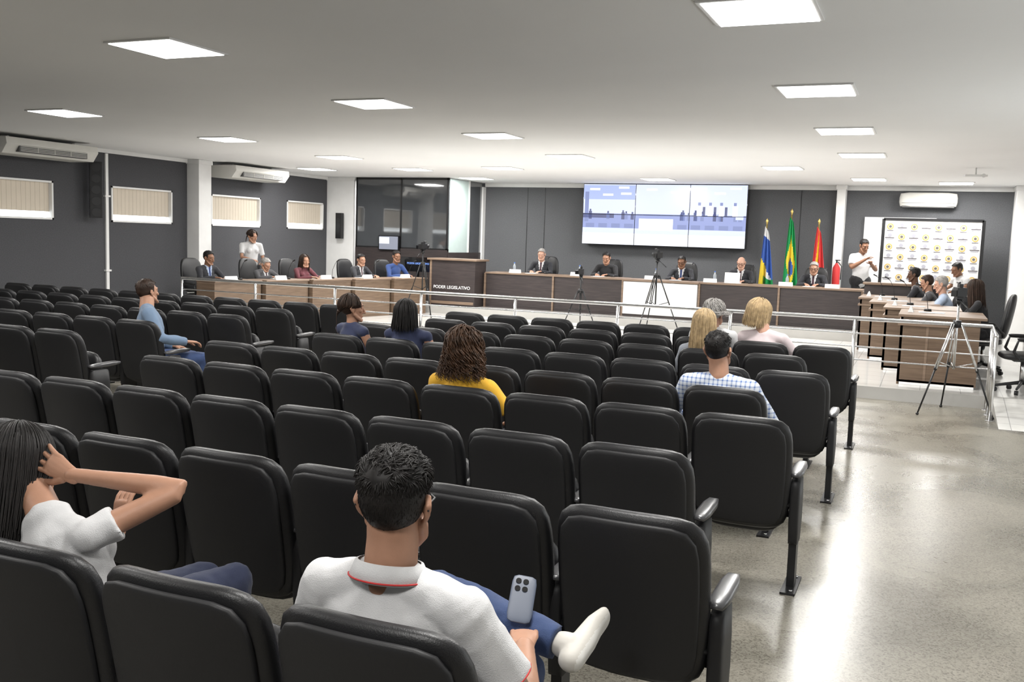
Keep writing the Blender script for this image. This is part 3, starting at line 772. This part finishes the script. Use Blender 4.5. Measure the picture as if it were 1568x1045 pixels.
    me=remesh(b,.009 if vox>.01 else .006,1,"shoes"); me.materials.append(shm); me.materials.append(mat("shoe_sole",(.60,.59,.56),.6))
    for pl in me.polygons:
        for S in 'LR':
            a=J['an'+S]; leg=(J['kn'+S]-a).normalized()
            if (pl.center-a).length<.25 and (pl.center-a).dot(leg)<-.068: pl.material_index=1
    mkobj("shoes",me,e)
    R=Euler([math.radians(q) for q in headrot],'XYZ').to_matrix().to_4x4()@Matrix.Scale(hs,4)
    hm=mkobj("head",head_for(skin),e); hm.matrix_local=Matrix.Translation(Hd)@R
    ho=mkobj("hair",hair_for(hstyle,seed,ntuft,hlen,hlift,hair),e); ho.matrix_local=Matrix.Translation(Hd)@R
    if glasses:
        g=B()
        for s in (-1,1):
            ring=[V((s*.033+.024*math.cos(a),.100,.002+.018*math.sin(a))) for a in [2*math.pi*k/16 for k in range(17)]]
            g.tube(ring,[.0018]*17,seg=6,round_=False,ref=(0,1,0)); g.tube([(s*.057,.098,.008),(s*.080,.05,.012),(s*.087,-.01,.014),(s*.088,-.03,-.002)],[.0026]*4,seg=6)
        g.tube([(-.01,.102,.004),(.01,.102,.004)],[.0018]*2,seg=6)
        go=g.obj("glasses",[M_METB],e); go.matrix_local=Matrix.Translation(Hd)@R
    if hands:
        for S in 'LR':
            wr=J['wr'+S]; d=J['h'+S].normalized(); pn=J['pn'+S]; z=-(pn-d*pn.dot(d)).normalized(); x=d.cross(z)
            Mx=Matrix((x,d,z)).transposed().to_4x4()
            if S=='R': Mx=Mx@Matrix.Scale(-1,4,V((1,0,0)))
            Mx=Mx@Matrix.Scale((.97 if sex=='m' else .90)*(1.05 if vox<.01 else 1),4)
            cc=curlR if (S=='R' and curlR is not None) else curl
            hh=mkobj("hand_"+S.lower(),hand_for(cc,hvox,sk),e); hh.matrix_local=Matrix.Translation(wr)@Mx
    return e,J

HB=mat("black_hair",(.009,.0075,.007),.55,var=.3,vscale=40,spec=.3); HBR=mat("dark_brown_hair",(.030,.016,.010),.55,var=.4,vscale=30,spec=.3); HBL=mat("blond_hair",(.40,.29,.16),.6,var=.3,vscale=30,spec=.3)
HG=mat("grey_hair",(.30,.285,.27),.65,var=.2,vscale=30,spec=.3); HBC=mat("curly_brown_hair",(.050,.024,.012),.55,var=.6,vscale=25,spec=.3)
def cloth(n,c,r=.85): return mat("cloth_"+n,c,r,bump=.25,bscale=350,var=.06,vscale=12,sheen=.1)
WHT=cloth("white",(.56,.56,.565)); JEAN=cloth("blue_jeans",(.030,.055,.14)); JEAN2=cloth("navy_jeans",(.014,.020,.050)); DENIM=cloth("denim_shirt",(.13,.19,.28)); NAVY=cloth("navy",(.018,.025,.065))
YEL=cloth("yellow",(.72,.40,.03)); PINK=cloth("pale_pink",(.60,.51,.52)); BLKC=cloth("black",(.012,.012,.014)); SUITD=cloth("dark_suit",(.018,.019,.024)); SUITB=cloth("blue_suit",(.02,.05,.17)); SUITG=cloth("grey_suit",(.06,.06,.065))
TIE=cloth("dark_tie",(.05,.02,.03)); TIEB=cloth("blue_tie",(.03,.05,.15)); GREYC=cloth("grey_blouse",(.30,.32,.36)); KHK=cloth("khaki",(.25,.20,.14)); WINE=cloth("wine",(.12,.03,.04)); LBLUE=cloth("light_blue",(.35,.42,.55))
PLAID=mat_plaid("plaid_shirt",(.56,.60,.66),(.10,.16,.34))

# --- foreground man, white polo
fm=(-1.185,2.09,0)
e,J=person("seated_man_white_polo",fm,0,SEAT,dict(pelvis=(.02,0,.55),chest=(0,-.065,.81),neck=(0,-.075,.965),head=(0,-.055,1.128),
  shL=(-.205,-.06,.885),shR=(.205,-.06,.885),elL=(-.32,.05,.65),elR=(.335,.02,.64),wrL=(-.15,.24,.64),wrR=(.245,.235,.690),hR=(-.38,.9,.06),hL=(.5,.8,0),
  hipL=(-.09,.03,.545),knL=(-.15,.46,.70),anL=(.285,.44,.625),toL=(.385,.60,.655),hipR=(.09,.03,.53),knR=(.15,.46,.51),anR=(.15,.50,.09)),
  skin='tan',shirt=WHT,pants=JEAN,hair=HB,hstyle='short',ntuft=5200,hlift=1.15,sleeve='short',headrot=(-4,0,12),vox=.0075,hvox=.003,glasses=True,
  shoes=mat("cream_sneaker",(.50,.48,.44),.6),curl=24,build=1.14,hs=1.08,legs=1.08,neckr=1.0,fold=1.3)
C,N=J['chest'],J['neck']
b=B()
rings=[]; cz=.955
for (r1,r2,dz) in ((.080,.076,.034),(.087,.084,.032),(.104,.100,-.008),(.098,.094,-.012),(.078,.075,.02)):
    rings.append([V((r1*math.cos(a),-.078+r2*math.sin(a),cz+dz-.014*math.sin(a)-(.02 if math.sin(a)>.93 else 0))) for a in [2*math.pi*k/40 for k in range(40)]])
b.loft(rings,0,cap=False)
rr=[V((.1035*math.cos(a),-.078+.0995*math.sin(a),cz-.005-.014*math.sin(a))) for a in [2*math.pi*k/40 for k in range(41)]]
b.tube(rr,[.0024]*41,m=1,seg=6,round_=False,ref=(0,0,1))
for S in 'LR':
    sh,el=J['sh'+S],J['el'+S]; q=sh.lerp(el,.70); t=(el-sh).normalized(); u=t.orthogonal().normalized(); v=t.cross(u)
    ring=[q+u*.0700*math.cos(a)+v*.0700*math.sin(a) for a in [2*math.pi*k/28 for k in range(29)]]
    b.tube(ring,[.0024]*29,m=1,seg=6,round_=False,ref=t)
b.obj("polo_collar",[WHT,FR],e)
b=B(); b.slab(.037,.004,.077,n=7,p=4,m=0,seg=36)
for x,z in ((-.018,.055),(.004,.055),(-.018,.030),(.004,.030)): b.cyl((x,-.0035,z),(x,-.0065,z),.0085,m=1,seg=16)
ph=b.obj("smartphone",[mat("phone_back",(.06,.075,.11),.45),M_BLACK],e)
ph.matrix_local=Matrix.Translation((.155,.425,.745))@Euler((math.radians(-50),math.radians(8),math.radians(20))).to_matrix().to_4x4()

# --- foreground woman, hand on her hair
person("seated_woman_hand_on_hair",(-2.37,2.13,0),math.radians(-4),SEAT,dict(pelvis=(.06,.02,.54),chest=(.0,-.07,.80),neck=(-.06,-.08,.915),head=(-.215,-.04,1.03),
  shL=(-.19,-.06,.86),shR=(.13,-.08,.875),elR=(.295,.14,.995),wrR=(-.015,-.02,1.03),hR=(-.86,-.22,.40),pnR=(-.35,.75,-.3),elL=(-.26,.12,.66),wrL=(-.06,.20,.80),hL=(-.1,.2,.95),pnL=(0,1,0),
  knR=(.16,.50,.565),knL=(.02,.50,.54)),
  sex='f',skin='tan',shirt=WHT,pants=JEAN2,hair=HB,hstyle='long',hlen=.26,ntuft=2400,sleeve='short',slen=.30,headrot=(-8,-12,-20),vox=.008,hvox=.003,curl=22,curlR=13,hs=1.03,fold=1.3)
# --- audience
ROW=lambda r:rowY[r]+.29
person("seated_woman_yellow_blouse",(-2.55,ROW(3),0),math.radians(-8),SEAT,dict(head=(0,-.04,1.125),neck=(0,-.07,.965),chest=(0,-.06,.83),shL=(-.19,-.07,.91),shR=(.19,-.07,.91),elL=(-.30,.03,.70),elR=(.31,.05,.70)),
  sex='f',skin='tan',shirt=YEL,pants=JEAN2,hair=HBC,hstyle='curly',hlen=.20,hlift=1.35,ntuft=420,sleeve='short',headrot=(0,0,-14),vox=.012,glasses=True)
person("seated_man_plaid_shirt",(-1.19,ROW(4),0),0,SEAT,dict(head=(-.02,-.04,1.125),neck=(0,-.07,.965),chest=(0,-.06,.83),shL=(-.20,-.07,.91),shR=(.20,-.07,.90),elL=(-.31,.02,.68),elR=(.34,.06,.66),wrR=(.25,.25,.66)),
  skin='tan',shirt=PLAID,pants=JEAN2,hair=HB,ntuft=1200,sleeve='long',headrot=(4,0,-5),vox=.012,build=1.08,seed=2)
person("seated_woman_navy_dress",(-4.67,ROW(5),0),math.radians(-25),SEAT,dict(head=(.0,-.03,1.135)),sex='f',skin='tan',shirt=NAVY,pants=NAVY,hair=HBR,hstyle='pony',hlen=.16,ntuft=260,sleeve='none',headrot=(0,0,-25),vox=.014)
person("seated_woman_navy_dress",(-4.10,ROW(5)-.02,0),0,SEAT,dict(head=(-.02,-.03,1.12)),sex='f',skin='tan',shirt=NAVY,pants=NAVY,hair=HB,hstyle='long',hlen=.16,ntuft=500,sleeve='none',headrot=(0,0,5),vox=.014,seed=3)
person("seated_woman_blond_hair",(-1.75,ROW(6),0),0,SEAT,dict(head=(0,-.05,1.12),neck=(0,-.07,.96),shL=(-.17,-.05,.89),shR=(.17,-.05,.89)),sex='f',skin='light',shirt=GREYC,pants=JEAN2,hair=HBL,hstyle='long',hlen=.24,ntuft=900,headrot=(0,0,-10),vox=.014,seed=4)
person("seated_woman_grey_hair",(-1.88,ROW(7),0),0,SEAT,dict(head=(0,-.03,1.15)),sex='f',skin='light',shirt=WHT,pants=KHK,hair=HG,hstyle='curly',hlen=.03,hlift=1.3,ntuft=200,headrot=(0,0,-15),vox=.015,seed=5)
person("seated_woman_pale_blouse",(-1.40,ROW(7),0),math.radians(-10),SEAT,dict(head=(-.05,-.0,1.18),elL=(-.32,.10,.78),elR=(.32,.10,.74),wrL=(-.2,.3,.74)),sex='f',skin='light',shirt=PINK,pants=KHK,hair=HBL,hstyle='long',hlen=.15,hlift=1.3,ntuft=900,headrot=(0,12,-40),vox=.014,seed=6,build=1.2)
person("seated_man_denim_shirt",(-6.86,7.02,0),math.radians(-32),SEAT,dict(head=(-.14,.02,1.165),neck=(-.07,-.01,1.02),chest=(-.02,.0,.90),shL=(-.24,.03,.95),shR=(.17,-.05,.985),elR=(.34,.02,.76),wrR=(.30,.28,.72),hR=(-.1,.95,-.1),pelvis=(.04,0,.56),knR=(.22,.46,.54)),
  skin='tan',shirt=DENIM,pants=JEAN,hair=HBR,ntuft=600,headrot=(6,0,22),vox=.013,seed=7,build=1.15)

# --- officials at head table (face -y)
def official(name,x,y,z,rz,topz,**kw):
    d=topz-(z+1.27)
    pose=dict(DESK)
    for k in ('head','neck'): 
        p=list(pose[k]); p[2]+=d*(1 if k=='head' else .6); pose[k]=tuple(p)
    for k in ('chest','shL','shR'):
        p=list(pose[k]); p[2]+=d*.6; pose[k]=tuple(p)
    kw.setdefault('vox',.014); kw.setdefault('hvox',.005)
    ov=kw.pop('ov',None)
    person(name,(x,y,z),rz,pose,ov,**kw)
    c=mkobj("executive_chair",EXH,loc=(x+.05*math.sin(rz),y-.05*math.cos(rz),z+.001),rz=rz)
PI=math.pi
official("seated_official_grey_hair",-7.86,19.75,.32,PI,1.60,skin='light',shirt=SUITD,suit=(WHT,TIE),pants=SUITD,hair=HG,headrot=(-14,0,6),seed=8)
official("seated_official_black_shirt",-6.36,19.75,.32,PI,1.58,skin='tan',shirt=BLKC,pants=BLKC,hair=HB,headrot=(-18,0,0),seed=9)
official("seated_official_dark_suit",-4.72,19.75,.32,PI,1.56,skin='brown',shirt=SUITD,suit=(WHT,TIEB),pants=SUITD,hair=HB,headrot=(-18,0,0),glasses=True,seed=10)
official("seated_official_bald",-3.5,19.75,.32,PI,1.59,skin='light',shirt=SUITD,suit=(WHT,TIE),pants=SUITD,hair=HG,hstyle='bald',headrot=(-20,0,0),glasses=True,seed=11)
official("seated_official_beard",-2.08,19.75,.32,PI,1.54,skin='tan',shirt=SUITD,suit=(WHT,TIE),pants=SUITD,hair=HG,headrot=(-12,0,0),glasses=True,seed=12)
LR=math.radians(-90)
official("seated_councillor_blue_shirt",-11.95,13.55,.15,LR-.1,1.40,skin='brown',shirt=SUITD,suit=(LBLUE,TIEB),pants=SUITD,hair=HB,headrot=(-10,0,10),seed=13)
official("seated_councillor_grey_hair",-11.6,14.7,.15,LR-.1,1.28,skin='tan',shirt=SUITG,suit=(WHT,TIE),pants=SUITD,hair=HG,headrot=(-25,0,0),seed=14)
official("seated_councillor_woman",-11.25,15.45,.15,LR-.1,1.36,sex='f',skin='tan',shirt=WINE,pants=BLKC,hair=HBR,hstyle='long',hlen=.22,ntuft=200,headrot=(-5,0,-20),seed=15)
official("seated_councillor_dark_suit",-10.95,17.0,.15,LR-.15,1.38,skin='tan',shirt=SUITD,suit=(WHT,TIE),pants=SUITD,hair=HB,headrot=(-10,0,-10),seed=16)
official("seated_councillor_blue_suit",-10.68,18.0,.15,LR-.3,1.46,skin='brown',shirt=SUITB,suit=(SUITB,SUITB),pants=SUITB,hair=HB,headrot=(-10,0,-10),seed=17)
person("standing_woman_white_shirt",(-12.35,15.35,.15),math.radians(-120),STAND,dict(elR=(.24,.12,1.12),wrR=(.10,.33,1.08),wrL=(-.1,.30,1.02),head=(0,.05,1.53)),sex='f',skin='tan',shirt=WHT,pants=BLKC,hair=HBR,hstyle='pony',hlen=.1,ntuft=200,sleeve='short',headrot=(-15,0,25),vox=.014,seed=18)
RR=math.radians(90)
official("seated_councillor_dark_skin",-.12,18.0,.15,RR,1.53,skin='dark',shirt=SUITD,suit=(WHT,TIE),pants=SUITD,hair=HB,headrot=(-8,0,0),seed=19)
official("seated_councillor_brown_hair",.10,17.0,.15,RR,1.43,skin='tan',shirt=SUITG,suit=(WHT,TIE),pants=SUITD,hair=HBR,headrot=(-18,0,0),seed=20)
official("seated_councillor_light_suit",.30,16.1,.15,RR,1.44,skin='light',shirt=LBLUE,pants=SUITD,hair=HG,headrot=(-18,0,0),seed=21)
official("seated_councillor_long_hair",.72,14.85,.15,RR,1.44,sex='f',skin='tan',shirt=BLKC,pants=BLKC,hair=HBR,hstyle='long',hlen=.34,ntuft=600,headrot=(-5,0,-30),seed=22)
person("standing_man_white_shirt",(-1.22,19.75,.32),math.radians(215),STAND,dict(elR=(.27,.10,1.15),wrR=(.06,.24,1.32),elL=(-.27,.08,1.12),wrL=(-.02,.30,1.24),hR=(-.6,.5,.5),hL=(.5,.6,.5),head=(0,.06,1.57)),skin='brown',shirt=WHT,pants=BLKC,hair=HB,sleeve='short',headrot=(-20,0,0),vox=.014,seed=23,build=1.1)
person("standing_man_white_shirt",(.55,19.3,.15),math.radians(120),STAND,dict(head=(0,.10,1.36),neck=(0,.04,1.24),chest=(0,.0,1.08),shL=(-.2,.02,1.18),shR=(.2,.02,1.18),pelvis=(0,-.05,.80),hipL=(-.09,-.05,.78),hipR=(.09,-.05,.78)),skin='brown',shirt=WHT,pants=BLKC,hair=HB,sleeve='short',headrot=(-20,0,0),vox=.015,seed=24,scale=1.0)
mkobj("swivel_office_chair",EXL,loc=(1.12,12.95,.151),rz=math.radians(95))

# ------------------------------------------------------------------ things on desks
def nameplate(x,y,z,rz):
    b=B(); b.loft([[V((sx*.13,-.035,0)),V((sx*.13,.035,0)),V((sx*.13,.004,.075)),V((sx*.13,-.004,.075))] for sx in (-1,1)],0,smooth=False); b.obj("name_plate",[M_PAPER],loc=(x,y,z),rz=rz)
def paper(x,y,z,rz,n=3):
    b=B()
    for k in range(n):
        M=Matrix.Translation((random.uniform(-.01,.01),random.uniform(-.01,.01),.0015*k))@Matrix.Rotation(random.uniform(-.15,.15),4,'Z'); b.box(-.105,.105,-.148,.148,0,.001,0,M)
    b.obj("paper_sheets",[M_PAPER],loc=(x,y,z),rz=rz)
def mic(x,y,z,rz):
    b=B(); b.cyl((0,0,0),(0,0,.03),.05,.045,m=0,seg=18); b.tube([(0,0,.03),(0,-.02,.18),(0,-.08,.30),(0,-.12,.34)],[.004]*4,m=0,seg=8); b.tube([(0,-.11,.335),(0,-.16,.36)],[.010,.012],m=0,seg=10); b.obj("gooseneck_microphone",[M_METB],loc=(x,y,z),rz=rz)
def bottle(x,y,z):
    b=B(); b.tube([(0,0,.03),(0,0,.14),(0,0,.17),(0,0,.20)],[.032,.032,.016,.013],m=0,seg=14); b.cyl((0,0,.2),(0,0,.22),.015,m=1,seg=12); b.obj("water_bottle",[mat("clear_plastic",(.75,.82,.88),.1,trans=.7),mat("blue_cap",(.05,.15,.5),.4)],loc=(x,y,z))
zt=1.081
for x in (-8.15,-6.75,-5.15,-3.95,-2.5,-1.65): nameplate(x,18.86,zt,0)
for x in (-7.85,-6.35,-4.7,-3.5,-2.1): paper(x,19.1,zt,.05); mic(x+.28,19.2,zt,PI); bottle(x-.4,19.05,zt)
b=B(); b.box(-.15,.15,0,.01,0,.21,0,Matrix.Rotation(-.2,4,'X')); b.obj("standing_document",[M_PAPER],loc=(-3.55,19.0,zt),rz=0)
for i in range(5):
    x,y=-11.1+.28*i,13.45+1.03*i; nameplate(x-.08,y-.1,.918,math.radians(78)); paper(x-.3,y+.1,.918,math.radians(80)); mic(x-.2,y+.28,.918,math.radians(90))
for x,y in rd: paper(x+.35,y,1.033,1.5); mic(x+.3,y+.35,1.033,math.radians(-90)); nameplate(x+.1,y,1.033,math.radians(90))

# ------------------------------------------------------------------ right wall glazing
for i,(a,c) in enumerate(((4.2,6.2),(8.0,10.4),)):
    w=B(); zb=.9 if i==0 else .3
    w.box(XR-.012,XR-.002,a,c,zb,2.3,0)
    for q in ((a,a+.05),(c-.05,c),((a+c)/2-.02,(a+c)/2+.02)): w.box(XR-.03,XR-.001,q[0],q[1],zb,2.3,1)
    w.box(XR-.03,XR-.001,a,c,2.25,2.32,1)
    w.obj("window_%d"%(8+i),[M_DAY,M_ALU])  # second unit stands for a glazed door, numbered among the windows

# ------------------------------------------------------------------ world, camera
bpy.data.scenes.remove(TS)
w=bpy.data.worlds.new("world"); SC.world=w; w.use_nodes=True
w.node_tree.nodes["Background"].inputs[0].default_value=(.75,.82,.9,1); w.node_tree.nodes["Background"].inputs[1].default_value=.6
cam=bpy.data.cameras.new("camera"); co=bpy.data.objects.new("camera",cam); COL.objects.link(co)
Rw=Matrix(((.9157,-.0727,.3952),(.4005,.0842,-.9124),(.0331,.9938,.1062)))
co.matrix_world=Matrix.Translation((0,0,1.8))@Rw.to_4x4()
cam.sensor_width=36; cam.lens=1460.5/1568*36; cam.clip_start=.05; cam.clip_end=100
SC.camera=co
SC.view_settings.view_transform='Standard'; SC.view_settings.exposure=0
